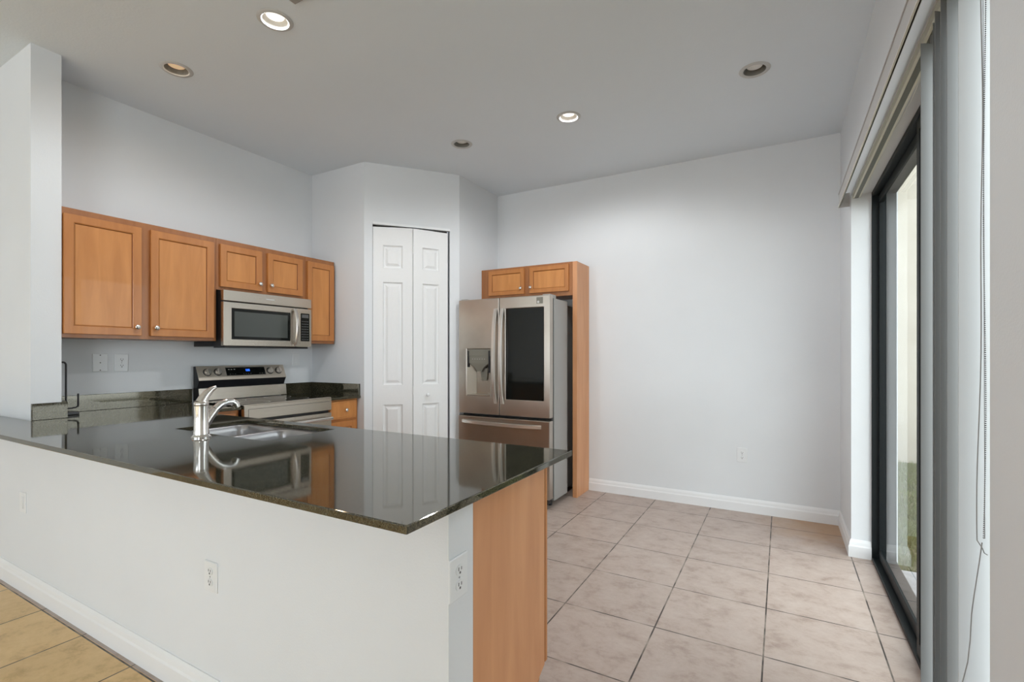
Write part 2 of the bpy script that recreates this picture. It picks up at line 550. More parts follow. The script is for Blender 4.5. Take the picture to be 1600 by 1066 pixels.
def leaf(x0, y0, x1, y1, name='door_panel'):
    w = math.hypot(x1 - x0, y1 - y0)
    ang = math.atan2(y1 - y0, x1 - x0)
    m = MB()
    mg = 0.088
    rows = [(0.19, 0.865), (1.04, 1.965), (2.09, 2.295)]
    us = [0, mg, w - mg, w]
    vs = [0.02]
    for a, b2 in rows: vs += [a, b2]
    vs.append(H)
    m.cells(us, vs, lambda u, v: not (mg < u < w - mg and any(a < v < b2 for a, b2 in rows)), 0.0, 0.032, axis=1)
    for a, b2 in rows:
        def ring(i, y): return [(mg + i, y, a + i), (w - mg - i, y, a + i), (w - mg - i, y, b2 - i), (mg + i, y, b2 - i)]
        m.loft([ring(0, 0.0), ring(0.004, 0.008), ring(0.012, 0.014), ring(0.022, 0.014), ring(0.044, 0.001)], 0, False, True)
    bmesh.ops.remove_doubles(m.bm, verts=m.bm.verts, dist=1e-5)
    o = m.build(name, door_m, pd)
    o.location = (x0, y0, 0)
    o.rotation_euler = (0, 0, ang)
    return o, w


l1, w1 = leaf(0.003, 0.012, 0.003 + leafw - 0.003, -FOLD)
l2, w2 = leaf(leafw + 0.006, -FOLD, O1 - O0 - 0.018, 0.012)
MB().lathe([(0.0, -0.032), (0.010, -0.031), (0.0155, -0.026), (0.0165, -0.019), (0.013, -0.013), (0.007, -0.010), (0.007, 0.0)], 0.135, 0.945, 20, axis=1).build('knob', trim_m, l2, smooth=True)
for z in (0.45, 0.99, 2.26):
    MB().tube([(leafw + 0.0035, -FOLD - 0.004, z - 0.035), (leafw + 0.0035, -FOLD - 0.004, z + 0.035)], 0.005, 10).build('hinge', hinge_m, pd)
MB().box(0.001, O1 - O0 - 0.001, -0.004, 0.03, OZ - 0.022, OZ - 0.001).build('track', trim_m, pd)
# near-black sheet added behind the door, paints the gaps in shade
struct(MB().prism([dp(O0, 0.11), dp(O1, 0.11), dp(O1, 0.13), dp(O0, 0.13)], 2, 0, OZ).build('pantry_shade_sheet', cab_in_m))

# ------------------------------------------------------------------ patio sliding door
FY = -0.502
sd = thing('door_2', 'black framed sliding glass patio door in the right wall', 'door', (DX0, FY, 0))
sd['kind'] = 'structure'
W = DX1 - DX0
f_ = MB()
fd = 0.125
f_.box(W - 0.022, W, -fd, 0, 0, DZ)                    # far jamb
f_.box(0, 0.022, -fd, 0, 0, DZ)
f_.box(0.022, W - 0.022, -fd, 0, DZ - 0.030, DZ)       # head
f_.box(0.022, W - 0.022, -fd, 0, 0, 0.022)             # sill track
f_.build('frame', frame_blk_m, sd, bevel=0.003)


def sash(name, x0, x1, y, st=0.045):
    s = MB()
    s.cells([x0, x0 + st, x1 - st, x1], [0.024, 0.024 + 0.06, DZ - 0.032 - 0.05, DZ - 0.032], lambda u, v: not (x0 + st < u < x1 - st and 0.084 < v < DZ - 0.082), y - 0.026, y, axis=1)
    o = s.build(name, frame_blk_m, sd, bevel=0.003)
    MB().box(x0 + st - 0.004, x1 - st + 0.004, y - 0.007, y - 0.004, 0.08, DZ - 0.078).build('glass', glass_m, o)
    return o


sash('fixed_sash', 1.16, W - 0.022, -0.033, 0.030)
sash('sliding_sash', 0.024, 1.250, -0.006)

# outside: sill, patio, lawn, neighbouring house
struct(MB().box(DX0 - 0.4, DX1 + 0.0, -0.78, -0.6365, -0.12, -0.035).build('trim_sill', sill_m))
tag(MB().box(-2, 3.9, -2.4, -0.782, -0.16, -0.05).build('patio_slab', paver_m), 'brown concrete patio strip outside the sliding glass door', 'patio')
g = MB()
g.box(-6, 11.5, -12, -0.66, -0.30, -0.17)
g.build('lawn_ground', grass_m)
bpy.data.objects['lawn_ground']['kind'] = 'structure'
gb = MB()
for i in range(15000):
    x = random.uniform(3.7, 8.35)
    y = random.uniform(-2.3, -0.69)
    if x < 3.93 and y > -2.4: continue
    h_ = random.uniform(0.02, 0.075)
    a = random.uniform(0, 2 * PI)
    w_ = 0.005
    dx, dy = math.cos(a) * w_, math.sin(a) * w_
    lx, ly = random.uniform(-0.03, 0.03), random.uniform(-0.03, 0.03)
    gb.poly([(x - dx, y - dy, -0.17), (x + dx, y + dy, -0.17), (x + lx, y + ly, -0.17 + h_)])
go = tag(gb.build('lawn_grass', blade_m, normals=False), 'short green lawn grass seen through the patio door', 'grass')
go['kind'] = 'stuff'
nb = thing('neighbor_house', 'cream stucco house wall beyond the strip of lawn', 'house', (8.45, -6.0, -0.17))
MB().box(0, 0.3, -6, 7.5, 0, 4.6).build('wall', cream_m, nb)

# ------------------------------------------------------------------ vertical blinds
vb = thing('vertical_blinds', 'white vertical blinds with valance, slats stacked at the near end of the patio door', 'blinds', (0, 0, 0))
v = MB()
VX0, VX1 = 1.25, 3.90
v.box(VX0, VX1, -0.339, -0.335, 2.296, 2.388)
v.box(VX1 - 0.004, VX1, RW + 0.001, -0.339, 2.296, 2.388)
v.box(VX0, VX1, -0.339, -0.329, 2.296, 2.3005, 1)
v.box(VX0, VX1, -0.341, -0.340, 2.298, 2.386, 1)
v.box(VX0, VX1, -0.339, -0.331, 2.3845, 2.390)
v.build('valance', [valance_m, cream_pl_m], vb)
hr = MB()
hr.box(1.46, 3.80, -0.440, -0.400, 2.322, 2.3515)
hr.box(1.46, 3.80, -0.4305, -0.4095, 2.3205, 2.3218, 1)
hr.build('headrail', [cream_pl_m, track_m], vb)


def slat(x0, y0, x1, y1, zt=2.29, zb=0.06, bow=0.008, m=None, kink=False):
    m_ = MB()
    n = 8
    dx, dy = x1 - x0, y1 - y0
    ln = math.hypot(dx, dy)
    nx, ny = -dy / ln, dx / ln
    prof = []
    for k in range(n + 1):
        t = k / n
        s_ = bow * 4 * t * (1 - t)
        prof.append((x0 + dx * t - nx * s_, y0 + dy * t - ny * s_))
    prof2 = [(p[0] + nx * 0.001, p[1] + ny * 0.001) for p in prof[::-1]]
    lp = prof + prof2
    m_.loft([[(p[0], p[1], z) for p in lp] for z in (zb, zt)], 0, True, True)
    mid = ((x0 + x1) / 2, (y0 + y1) / 2)
    m_.box(mid[0] - 0.006, mid[0] + 0.006, mid[1] - 0.002, mid[1] + 0.002, zt - 0.01, 2.322)
    return m_.build('slat', m or blind_shaded_m, vb, smooth=True)


def on_ray(px, X):
    """point of plan ray through photo column px at depth X"""
    a = YAW - math.atan((px - 800) / F_PX)
    return (X, X * math.tan(a))


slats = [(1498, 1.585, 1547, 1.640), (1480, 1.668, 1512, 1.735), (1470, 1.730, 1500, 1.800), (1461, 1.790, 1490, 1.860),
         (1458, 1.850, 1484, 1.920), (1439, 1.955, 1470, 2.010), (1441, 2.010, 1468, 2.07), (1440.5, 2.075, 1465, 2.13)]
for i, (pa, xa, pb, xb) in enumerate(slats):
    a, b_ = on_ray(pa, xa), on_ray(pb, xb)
    slat(a[0], a[1], b_[0], b_[1], m=blind_lit_m if i == 0 else blind_shaded_m)
ch = MB()
cx, cy = on_ray(1535.5, 1.44)
zz = 2.30
k = 0
for side in (0, 1):
    z = 2.30
    while z > 0.905:
        wob = 0.0022 * math.sin(z * 6.0 + side) + (0.0035 if side else -0.0035) * (1.0 if z > 1.2 else 0.35 + 0.65 * (z - 0.9) / 0.3)
        if side: ch.ico((cx + wob * 0.3, cy - wob, z), 0.0017, 1)
        z -= 0.0046
ch.tube([(cx, cy, 2.30), (cx, cy - 0.0035, 0.905)], 0.0006, 6)
ch.build('bead_chain', chain_m, vb)
cd = MB()
pts = []
for i in range(60):
    z = 2.30 - i * (2.30 - 0.90) / 59
    px = 1533.0 + 3.5 * math.sin(z * 4.3 + 0.6) - 3.5 * (1 if z < 1.9 else 0) * math.sin((1.9 - z) * 5.1) ** 2
    q = on_ray(px, 1.437)
    pts.append((q[0], q[1], z))
for px, z in ((1535, 0.885), (1538, 0.875), (1543, 0.872)):
    q = on_ray(px, 1.433); pts.append((q[0], q[1], z))
cd.tube(pts, 0.0011, 6)
pts = []
for px, y in ((1534.5, 848), (1530, 880), (1522, 930), (1518, 960), (1516, 1000), (1512, 1035), (1504, 1066), (1499, 1100)):
    q = on_ray(px, 1.433)
    d = q[0] * math.cos(YAW) + q[1] * math.sin(YAW)
    pts.append((q[0], q[1], CAM_H - (y - 555) * d / F_PX))
cd.tube(pts, 0.0011, 6)
cd.build('pull_cord', cord_m, vb)
th_ = MB()
th_.tube([(3.62, -0.448, 2.31), (3.45, -0.447, 2.325), (3.25, -0.446, 2.335), (2.95, -0.446, 2.318), (2.80, -0.446, 2.338)], 0.0012, 6)
th_.tube([(2.80, -0.446, 2.338), (2.62, -0.448, 2.325), (2.42, -0.446, 2.315), (2.25, -0.446, 2.33)], 0.0012, 6)
th_.build('loose_thread', thread_m, vb)

# ------------------------------------------------------------------ wall plates


def outlet(label, loc, rz, w=0.078, h=0.118, kind='outlet', name='wall_outlet', cat='outlet', group=None):
    t = thing(name, label, cat, loc, rz, group)
    p = MB()
    p.loft([[(x, 0, z) for x, z in rrect(-w / 2, w / 2, -h / 2, h / 2, 0.004, 3)],
            [(x, -0.004, z) for x, z in rrect(-w / 2, w / 2, -h / 2, h / 2, 0.004, 3)],
            [(x, -0.006, z) for x, z in rrect(-w / 2 + 0.003, w / 2 - 0.003, -h / 2 + 0.003, h / 2 - 0.003, 0.003, 3)]], 0, False, True)
    p.build('plate', plate_m, t)
    if kind == 'outlet':
        for s in (-1, 1):
            z = s * 0.0205
            r_ = MB()
            lp = [(0.017 * math.cos(a), 0.0145 * math.sin(a)) for a in [2 * PI * k / 24 for k in range(24)]]
            lp = [(max(-0.0165, min(0.0165, x)), max(-0.0135, min(0.0135, y))) for x, y in lp]
            r_.loft([[(x, -0.006, z + y) for x, y in lp], [(x, -0.0085, z + y) for x, y in lp]], 0, False, True)
            rc = r_.build('receptacle', plate_m, t)
            q = MB()
            q.box(-0.0075, -0.0050, -0.0092, -0.0080, z - 0.001, z + 0.0085)
            q.box(0.0050, 0.0075, -0.0092, -0.0080, z - 0.001, z + 0.0075)
            q.box(-0.003, 0.003, -0.0092, -0.0080, z - 0.010, z - 0.004)
            q.build('slot', slot_m, rc)
        MB().lathe([(0.0, -0.0075), (0.003, -0.007), (0.003, -0.006)], 0, 0, 12, axis=1).build('screw', slot_m if False else line_m, t)
    elif kind == 'blank':
        for z in (-0.049, 0.0, 0.049):
            MB().lathe([(0.0, -0.0078), (0.0036, -0.007), (0.0036, -0.006)], 0, z, 12, axis=1).build('screw', slot_m, t)
    elif kind == 'switch':
        MB().box(-0.016, 0.016, -0.009, -0.006, -0.033, 0.033).build('rocker', plate_m, t, bevel=0.0015)
    return t


outlet('blank white wall plate with three dark screws under the left upper cabinet', (1.457, R, 1.260), 0, 0.082, 0.118, 'blank', 'wall_plate', 'wall plate')
outlet('white outlet above the left backsplash beside the blank plate', (1.575, R, 1.258), 0, 0.076, 0.118)
outlet('white switch plate right of the stove under the microwave', (2.922, R, 1.270), 0, 0.078, 0.112, 'switch', 'wall_switch', 'switch')
outlet('white outlet low on the bare back wall above the baseboard', (BX, 0.290, 0.472), -PI / 2, 0.078, 0.122)
outlet('white outlet on the long white half wall below the counter, facing the front', (1.03, 1.855, 0.486), -PI / 2, 0.082, 0.112)
outlet('white outlet on the narrow end of the half wall beside the wood panel', (1.070, 0.765, 0.711), 0, 0.082, 0.116)
outlet('small white cover plate at the far left of the half wall', (1.03, 3.690, 0.490), -PI / 2, 0.085, 0.112, 'switch', 'wall_plate', 'wall plate')

# ------------------------------------------------------------------ recessed ceiling lights
desc = {0: 'large glowing recessed ceiling light, nearest the camera at upper left',
        1: 'dim warm recessed ceiling light near the left wall above the upper cabinets',
        2: 'glowing recessed ceiling light in the middle of the kitchen ceiling',
        3: 'small unlit recessed ceiling light in front of the pantry door',
        4: 'unlit recessed ceiling light near the patio door wall'}
for i, (x, y, k) in enumerate(LAMPS):
    t = thing('recessed_light', desc[i], 'ceiling light', (x, y, CZ), 0, 'recessed ceiling lights')
    rt = 0.086
    cmx = can_m if k == 'lit' else can_shaded_m
    MB().lathe([(0.062, 0.001), (0.062, -0.004), (0.066, -0.007), (rt - 0.006, -0.006), (rt, -0.001)], 0, 0, 40).build('trim_ring', can_trim_m, t, smooth=True)
    MB().lathe([(0.062, -0.002), (0.058, 0.02), (0.054, 0.045), (0.053, 0.075), (0.0, 0.075)], 0, 0, 36).build('can', cmx, t, smooth=True)
    bulb = {'lit': lit_m, 'dim': warm_m, 'off': lens_m}[k]
    MB().lathe([(0.0, 0.014), (0.030, 0.016), (0.043, 0.021), (0.047, 0.030), (0.036, 0.060), (0.02, 0.074)], 0, 0, 32).build('bulb', bulb, t, smooth=True)
    if k != 'off':
        l = bpy.data.lights.new('recessed_lamp', 'SPOT')
        l.energy = 70 if k == 'lit' else 3
        l.color = (0.97, 0.985, 1.0) if k == 'lit' else (1.0, 0.75, 0.5)
        l.spot_size = math.radians(172)
        l.spot_blend = 0.45
        l.shadow_soft_size = 0.04
        lo = bpy.data.objects.new('recessed_lamp', l)
        COL.objects.link(lo)
        lo.location = (0, 0, 0.004)
        lo.parent = t

vt = thing('ceiling_vent', 'grey metal air vent corner on the ceiling beside the large glowing light', 'vent', (1.40, 1.92, CZ))
vm = MB()
vm.cells([-0.14, -0.11, 0.11, 0.138], [-0.14, -0.11, 0.11, 0.142], lambda u, w_: abs(u) > 0.11 or abs(w_) > 0.11, -0.010, -0.0005)
vm.build('frame', vent_m, vt, bevel=0.003)
for k in range(9):
    y = -0.098 + k * 0.0245
    MB().prism([(y, -0.010), (y + 0.020, -0.002), (y + 0.022, -0.003), (y + 0.002, -0.011)], 0, -0.11, 0.11).build('slat', vent_m, vt)

# ------------------------------------------------------------------ cabinets


def shaker(parent, x0, x1, z0, z1, st=0.045, yf=-0.020, knob=None, name='door', drawer=False):
    m = MB()
    if drawer:
        m.box(x0, x1, yf, -0.001, z0, z1)
        m.loft([[(x0 + i, yf + y, z0 + i), (x1 - i, yf + y, z0 + i), (x1 - i, yf + y, z1 - i), (x0 + i, yf + y, z1 - i)] for i, y in ((0.012, -0.0005), (0.016, -0.003))], 0, False, True)
    else:
        m.cells([x0, x0 + st, x1 - st, x1], [z0, z0 + st, z1 - st, z1], lambda u, w_: not (x0 + st < u < x1 - st and z0 + st < w_ < z1 - st), yf, -0.001, axis=1)
        a, b2, c, d = x0 + st, x1 - st, z0 + st, z1 - st
        def ring(i, y): return [(a + i, y, c + i), (b2 - i, y, c + i), (b2 - i, y, d - i), (a + i, y, d - i)]
        m.loft([ring(0.0, yf + 0.0002), ring(0.004, yf + 0.003)], 0)
        m.loft([ring(0.004, yf + 0.003), ring(0.0065, yf + 0.0085)], 2)
        m.loft([ring(0.0065, yf + 0.0085), ring(0.009, yf + 0.0075)], 1, False, True)
    o = m.build(name, [wood_frame_m, wood_m, wood_dark_m], parent, bevel=0.0018)
    if drawer: o.data.materials[0] = wood_m
    if knob:
        kx, kz = knob
        MB().lathe([(0.0, yf - 0.026), (0.008, yf - 0.0255), (0.0145, yf - 0.021), (0.0155, yf - 0.016), (0.011, yf - 0.012), (0.006, yf - 0.009), (0.0065, yf)], kx, kz, 20, axis=1).build('knob', nickel_m, o, smooth=True)
    return o


def upper(label, x0, x1, z0, z1, doors, depth=0.315, gap_side=None, lip=True):
    t = thing('upper_cabinet', label, 'cabinet', (x0, R - depth, z0), 0, None)
    w, h = x1 - x0, z1 - z0
    m = MB()
    m.box(0.0005, w - 0.0005, 0, depth - 0.001, 0, h)
    m.build('body', wood_shaded_m, t, bevel=0.001)
    for (a, b2, c, d, k) in doors:
        shaker(t, a - x0, b2 - x0, c - z0, d - z0, knob=(k[0] - x0, k[1] - z0) if k else None)
    return t


ZB, ZT = 1.412, 2.162
upper('double-door honey maple upper cabinet beside the left wall column', 1.161, 2.026, ZB, ZT,
      [(1.166, 1.550, 1.434, 2.124, (1.522, 1.487)), (1.602, 2.003, 1.434, 2.124, (1.630, 1.487))])
upper('short honey maple upper cabinet directly above the microwave', 2.026, 2.779, 1.788, ZT,
      [(2.049, 2.373, 1.812, 2.124, (2.350, 1.866)), (2.422, 2.742, 1.812, 2.124, (2.446, 1.866))])
upper('narrow single-door honey maple upper cabinet right of the microwave', 2.779, 3.088, ZB, ZT,
      [(2.793, 3.074, 1.437, 2.124, None)])

# refrigerator surround (faces -X)
fe = thing('refrigerator_surround', 'honey maple cabinet over the refrigerator with tall side panel', 'cabinet', (4.16, 2.674, 0), -PI / 2)
# local x = towards -Y, local y = depth (+X)
wE = 2.674 - 1.638
MB().box(0, wE - 0.043, 0, 0.318, 1.862, 2.172).build('body', wood_shaded_m, fe, bevel=0.001)
MB().box(wE - 0.043, wE, 0, 0.318, 0.0, 2.172).build('side_panel', wood_pale_m, fe, bevel=0.0015)
shaker(fe, 2.674 - 2.581, 2.674 - 2.177, 1.903, 2.150, 0.037, knob=(2.674 - 2.208, 1.958))
shaker(fe, 2.674 - 2.118, 2.674 - 1.715, 1.903, 2.150, 0.037, knob=(2.674 - 2.100, 1.958))

# ------------------------------------------------------------------ base cabinets
KT = CT - 0.021     # underside of granite
pb = thing('peninsula_cabinet', 'honey maple peninsula base cabinet with tall end panel beside the half wall', 'cabinet', (1.146, 0.765, 0))
Lp = 3.26 - 0.765
# carcass as shell so that the sink bowls hang free inside it
MB().box(0.0, 0.012, 0.022, Lp - 0.002, 0.117, KT - 0.002).build('back_panel', wood_frame_m, pb)
MB().box(0.465, 0.474, 0.022, Lp - 0.002, 0.117, KT - 0.002).build('face_frame', wood_frame_m, pb)
MB().box(0.0, 0.405, 0.03, Lp - 0.002, 0.0, 0.099).build('toe_kick', wood_shaded_m, pb)
bdy = MB()
bdy.box(0.0, 0.474, 0.022, Lp - 0.002, 0.10, 0.116)
bdy.build('bottom_panel', wood_frame_m, pb)
ep = MB()
ep.prism([(0.0, 0.0), (0.405, 0.0), (0.405, 0.11), (0.418, 0.14), (0.474, 0.168), (0.474, KT - 0.001), (0.0, KT - 0.001)], 1, 0.0, 0.018)
ep.build('end_panel', wood_pale_m, pb, bevel=0.001)
# doors face +X: build in a rotated frame
for i, (y0, y1) in enumerate(((0.02, 0.49), (0.51, 0.98), (1.02, 1.44), (1.46, 1.88))):
    o = shaker(pb, 0, y1 - y0, 0.17, KT - 0.015, knob=(0.03 if i % 2 else y1 - y0 - 0.03, 0.80))
    o.location = (0.4815, y0 - 0.018, 0)
    o.rotation_euler = (0, 0, PI / 2)

lb = thing('base_cabinet', 'honey maple corner base cabinet left of the stove', 'cabinet', (1.71, R - 0.605, 0), 0)
MB().box(0, 0.305, 0, 0.60, 0.10, KT - 0.001).box(0, 0.305, 0.07, 0.60, 0, 0.10).build('body', wood_frame_m, lb, bevel=0.001)
shaker(lb, 0.03, 0.275, 0.13, KT - 0.02)

rb = thing('base_cabinet', 'narrow honey maple base cabinet with drawer right of the stove', 'cabinet', (2.772, R - 0.605, 0), 0)
wR = 3.094 - 2.772
MB().box(0, wR, 0, 0.60, 0.10, KT - 0.001).box(0, wR, 0.07, 0.60, 0, 0.10).build('body', wood_frame_m, rb, bevel=0.001)
shaker(rb, 0.012, wR - 0.028, 0.765, KT - 0.014, knob=((wR - 0.016) / 2 + 0.02, 0.838), name='drawer', drawer=True)
shaker(rb, 0.012, wR - 0.028, 0.13, 0.742, 0.05, knob=(0.04, 0.69))

# ------------------------------------------------------------------ granite
SX0, SX1, SY0, SY1 = 1.262, 1.628, 1.890, 2.585
ct = thing('granite_countertop', 'large L-shaped black granite peninsula countertop with sink cutout', 'countertop', (0, 0, 0))
g = MB()


def occ(x, y):
    if y < 3.265: return x < 1.70 and not (SX0 < x < SX1 and SY0 < y < SY1)
    if y < 3.588: return x < 2.014
    if y < 3.905: return x < 1.028 or x > 1.162
    return x < 1.028


g.cells([0.78, 1.028, 1.162, SX0, SX1, 1.70, 2.014], [0.688, SY0, SY1, 3.265, 3.588, 3.905, 4.25], occ, CT - 0.020, CT)
g.build('slab', granite_m, ct, bevel=0.003)
BS = CT + 0.104
MB().box(1.184, 2.016, R - 0.021, R - 0.001, CT + 0.0005, BS).build('backsplash', granite_m, ct, bevel=0.0015)
MB().box(1.030, 1.181, 3.568, 3.588, CT + 0.0005, BS - 0.012).build('backsplash', granite_m, ct, bevel=0.0015)
MB().box(1.161, 1.181, 3.589, R - 0.001, CT + 0.0005, BS - 0.006).build('backsplash', granite_m, ct, bevel=0.0015)
cr = thing('granite_countertop', 'small black granite countertop in the corner right of the stove', 'countertop', (0, 0, 0))
MB().box(2.770, 3.0985, 3.265, R - 0.001, CT - 0.020, CT).build('slab', granite_m, cr, bevel=0.003)
MB().box(2.770, 3.078, R - 0.021, R - 0.001, CT + 0.0005, BS).build('backsplash', granite_m, cr, bevel=0.0015)
MB().box(3.079, 3.099, 3.272, R - 0.001, CT + 0.0005, BS).build('backsplash', granite_m, cr, bevel=0.0015)

# ------------------------------------------------------------------ sink
sk = thing('kitchen_sink', 'stainless steel double-bowl undermount sink set in the peninsula', 'sink', (0, 0, 0))
zr = CT - 0.0212
bowls = [(SX0 + 0.012, SX1 - 0.030, 2.255, SY1 - 0.012), (SX0 + 0.012, SX1 - 0.030, SY0 + 0.012, 2.225)]
holes = [rrect(*bw, 0.055, 6) for bw in bowls]
rim = MB()
rim.filled([(SX0 - 0.02, SY0 - 0.02), (SX1 + 0.012, SY0 - 0.02), (SX1 + 0.012, SY1 + 0.02), (SX0 - 0.02, SY1 + 0.02)], holes, zr)
rim.build('rim', sink_m, sk, normals=True)
for bw in bowls:
    b_ = MB()
    x0, x1, y0, y1 = bw
    loops = []
    for ins, z in ((0, zr), (0.004, zr - 0.006), (0.008, zr - 0.03), (0.014, zr - 0.13), (0.022, zr - 0.155), (0.045, zr - 0.165), (0.09, zr - 0.168)):
        loops.append([(p[0], p[1], z) for p in rrect(x0 + ins, x1 - ins, y0 + ins, y1 - ins, max(0.055 - ins * 0.3, 0.02), 6)])
    b_.loft(loops, 0, False, True)
    bo = b_.build('bowl', sink_m, sk, smooth=True, normals=False)
    MB().lathe([(0.0, zr - 0.170), (0.03, zr - 0.168), (0.042, zr - 0.1655), (0.044, zr - 0.167)], (x0 + x1) / 2, (y0 + y1) / 2, 24).build('drain', chrome_m, bo, smooth=True)

# ------------------------------------------------------------------ faucet
fx, fy = 1.185, 2.215
fc = thing('kitchen_faucet', 'chrome kitchen faucet with pull-out spout standing in front of the sink', 'faucet', (fx, fy, CT))
MB().lathe([(0.0, 0.0005), (0.039, 0.0005), (0.039, 0.005), (0.034, 0.010), (0.031, 0.014)], 0, 0, 32).build('base_flange', chrome_m, fc, smooth=True)
MB().lathe([(0.031, 0.014), (0.0305, 0.022), (0.029, 0.03), (0.0285, 0.10), (0.029, 0.13), (0.0295, 0.138), (0.0, 0.138)], 0, 0, 32).build('body', chrome_m, fc, smooth=True)
hd = MB().lathe([(0.0275, 0.1385), (0.029, 0.141), (0.029, 0.150), (0.024, 0.157), (0.0, 0.158)], 0, 0, 32)
hd.tube([(0.0, 0, 0.150), (0.010, -0.001, 0.170), (0.024, -0.003, 0.190), (0.042, -0.006, 0.208), (0.058, -0.009, 0.217)], [0.024, 0.021, 0.017, 0.012, 0.007], 18)
hd.build('lever_handle', nickel_m, fc, smooth=True)
sp = MB().tube([(0.010, 0, 0.045), (0.034, -0.003, 0.085), (0.058, -0.005, 0.117)], [0.020, 0.019, 0.0175], 18)
so = sp.build('spout_arm', nickel_m, fc, smooth=True)
MB().tube([(0.058, -0.005, 0.117), (0.080, -0.007, 0.136), (0.104, -0.010, 0.146), (0.126, -0.012, 0.146), (0.141, -0.013, 0.136), (0.148, -0.014, 0.118)],
          [0.0165, 0.0160, 0.0155, 0.0165, 0.0175, 0.0165], 18).build('spray_head', chrome_m, fc, smooth=True)

# ------------------------------------------------------------------ black wire stand
st_ = thing('paper_towel_stand', 'black wire paper towel stand on the counter behind the left column', 'stand', (1.235, 3.76, CT))
MB().box(-0.048, 0.048, -0.05, 0.05, 0.0005, 0.018).build('base', rod_m, st_, bevel=0.003)
a_ = [(0.0, 0.0, 0.018), (0.0, 0.0, 0.300)]
for k in range(1, 7):
    t = k / 6 * PI / 2
    a_.append((-0.012 + 0.012 * math.cos(t), 0.012 * math.sin(t) * 0.3, 0.300 + 0.016 * math.sin(t)))
a_.append((-0.05, 0.004, 0.316))
MB().tube(a_, 0.0052, 10).build('rod', rod_m, st_, smooth=True)
MB().tube([(0.004, 0, 0.036), (0.044, -0.004, 0.040), (0.054, -0.006, 0.046), (0.056, -0.006, 0.056), (0.056, -0.006, 0.124)], 0.0046, 10).build('arm', rod_m, st_, smooth=True)

# ------------------------------------------------------------------ microwave
mw = thing('microwave', 'stainless steel over-the-range microwave under the short cabinet', 'microwave', (2.031, R - 0.40, 1.374))
wM, hM = 0.745, 0.409
MB().box(0.006, wM - 0.006, 0.038, 0.398, 0.0, hM).build('body', blackpl_m, mw, bevel=0.002)
MB().box(0, wM, 0.0, 0.036, 0.332, hM).build('vent_panel', steel_m, mw, bevel=0.003)
MB().box(0.33, 0.40, -0.001, 0.0, 0.366, 0.374).build('logo_mark', mark_m, mw)
MB().box(0.02, wM - 0.02, 0.02, 0.16, -0.010, 0.0).build('bottom_grille', blackpl_m, mw)
dr = MB()
wD = 0.598
dr.cells([0, 0.060, 0.545, wD], [0.004, 0.052, 0.280, 0.324], lambda u, w_: not (0.06 < u < 0.545 and 0.052 < w_ < 0.280), 0.0, 0.036, axis=1)
dro = dr.build('door', steel_m, mw, bevel=0.003)
wn = MB()
wn.box(0.060, 0.545, 0.004, 0.02, 0.052, 0.280, 0)
wn.box(0.082, 0.520, 0.0032, 0.004, 0.074, 0.258, 1)
wn.build('window', [blackgl_m, micro_gl_m], dro)
MB().prism([(0.543, 0.052), (0.549, 0.052), (0.549, 0.280), (0.543, 0.280)], 1, -0.001, 0.0).build('window_trim', steel_m, dro)
hp = []
for k in range(15):
    t = k / 14
    hp.append((0.578, -0.012 - 0.034 * math.sin(PI * t) ** 0.8, 0.012 + 0.304 * t))
hl = MB()
loops = []
for i, p in enumerate(hp):
    w_ = 0.0135
    loops.append([(p[0] - w_, p[1], p[2]), (p[0] - w_ * 0.6, p[1] - 0.007, p[2]), (p[0] + w_ * 0.6, p[1] - 0.007, p[2]), (p[0] + w_, p[1], p[2]), (p[0], p[1] + 0.005, p[2])])
hl.loft(loops, 0, True, True)
hl.box(0.568, 0.588, -0.014, 0.0, 0.010, 0.026)
hl.box(0.568, 0.588, -0.014, 0.0, 0.302, 0.318)
hl.build('handle', chrome_m if False else nickel_m, dro, smooth=True)
cp = MB()
cp.box(wD + 0.002, wM, 0.0, 0.036, 0.004, 0.324)
cpo = cp.build('control_panel', steel_m, mw, bevel=0.003)
MB().box(0.640, 0.724, -0.0015, 0.0, 0.052, 0.286).build('keypad', blackgl_m, cpo)
MB().box(0.650, 0.714, -0.0022, -0.0015, 0.248, 0.276).build('display', btn_m, cpo)
kb = MB()
for r_ in range(8):
    for c_ in range(4):
        kb.box(0.650 + c_ * 0.0175, 0.660 + c_ * 0.0175, -0.0022, -0.0015, 0.064 + r_ * 0.0215, 0.070 + r_ * 0.0215)
kb.build('buttons', mark_m if False else btn_m, cpo)

# ------------------------------------------------------------------ range
rg_ = thing('stove', 'stainless steel electric range with black glass cooktop and rear control panel', 'stove', (2.020, 3.250, 0))
wS = 0.742
dS = R - 3.250 - 0.004
MB().box(0.002, wS - 0.002, 0.03, dS - 0.006, 0.08, 0.945).box(0.03, wS - 0.03, 0.08, dS - 0.05, 0.0, 0.08).build('body', blackpl_m, rg_)
MB().box(0.0, wS, 0.0, dS - 0.10, 0.946, 0.962).build('cooktop', blackgl_m, rg_, bevel=0.003)
for (bx, by, br) in ((0.19, 0.17, 0.10), (0.55, 0.17, 0.085), (0.19, 0.42, 0.075), (0.55, 0.42, 0.10)):
    MB().lathe([(br, 0.9623), (br + 0.003, 0.9623)], bx, by, 40).build('burner_ring', mark_m, rg_)
fp = MB()
fp.box(0.0, wS, -0.004, 0.03, 0.858, 0.955)
fp.box(0.0, wS, -0.002, 0.03, 0.9545, 0.9635)
fpo = fp.build('front_panel', steel_m, rg_, bevel=0.003)
gl_ = MB()
gl_.box(0.03, wS - 0.02, -0.0048, -0.004, 0.9290, 0.9312)
gl_.box(0.03, 0.032, -0.0048, -0.004, 0.865, 0.930)
gl_.build('groove', blackpl_m, fpo)
od = MB()
od.box(0.0, wS, -0.004, 0.032, 0.250, 0.838, 0)
odo = od.build('oven_door', steel_m, rg_, bevel=0.004)
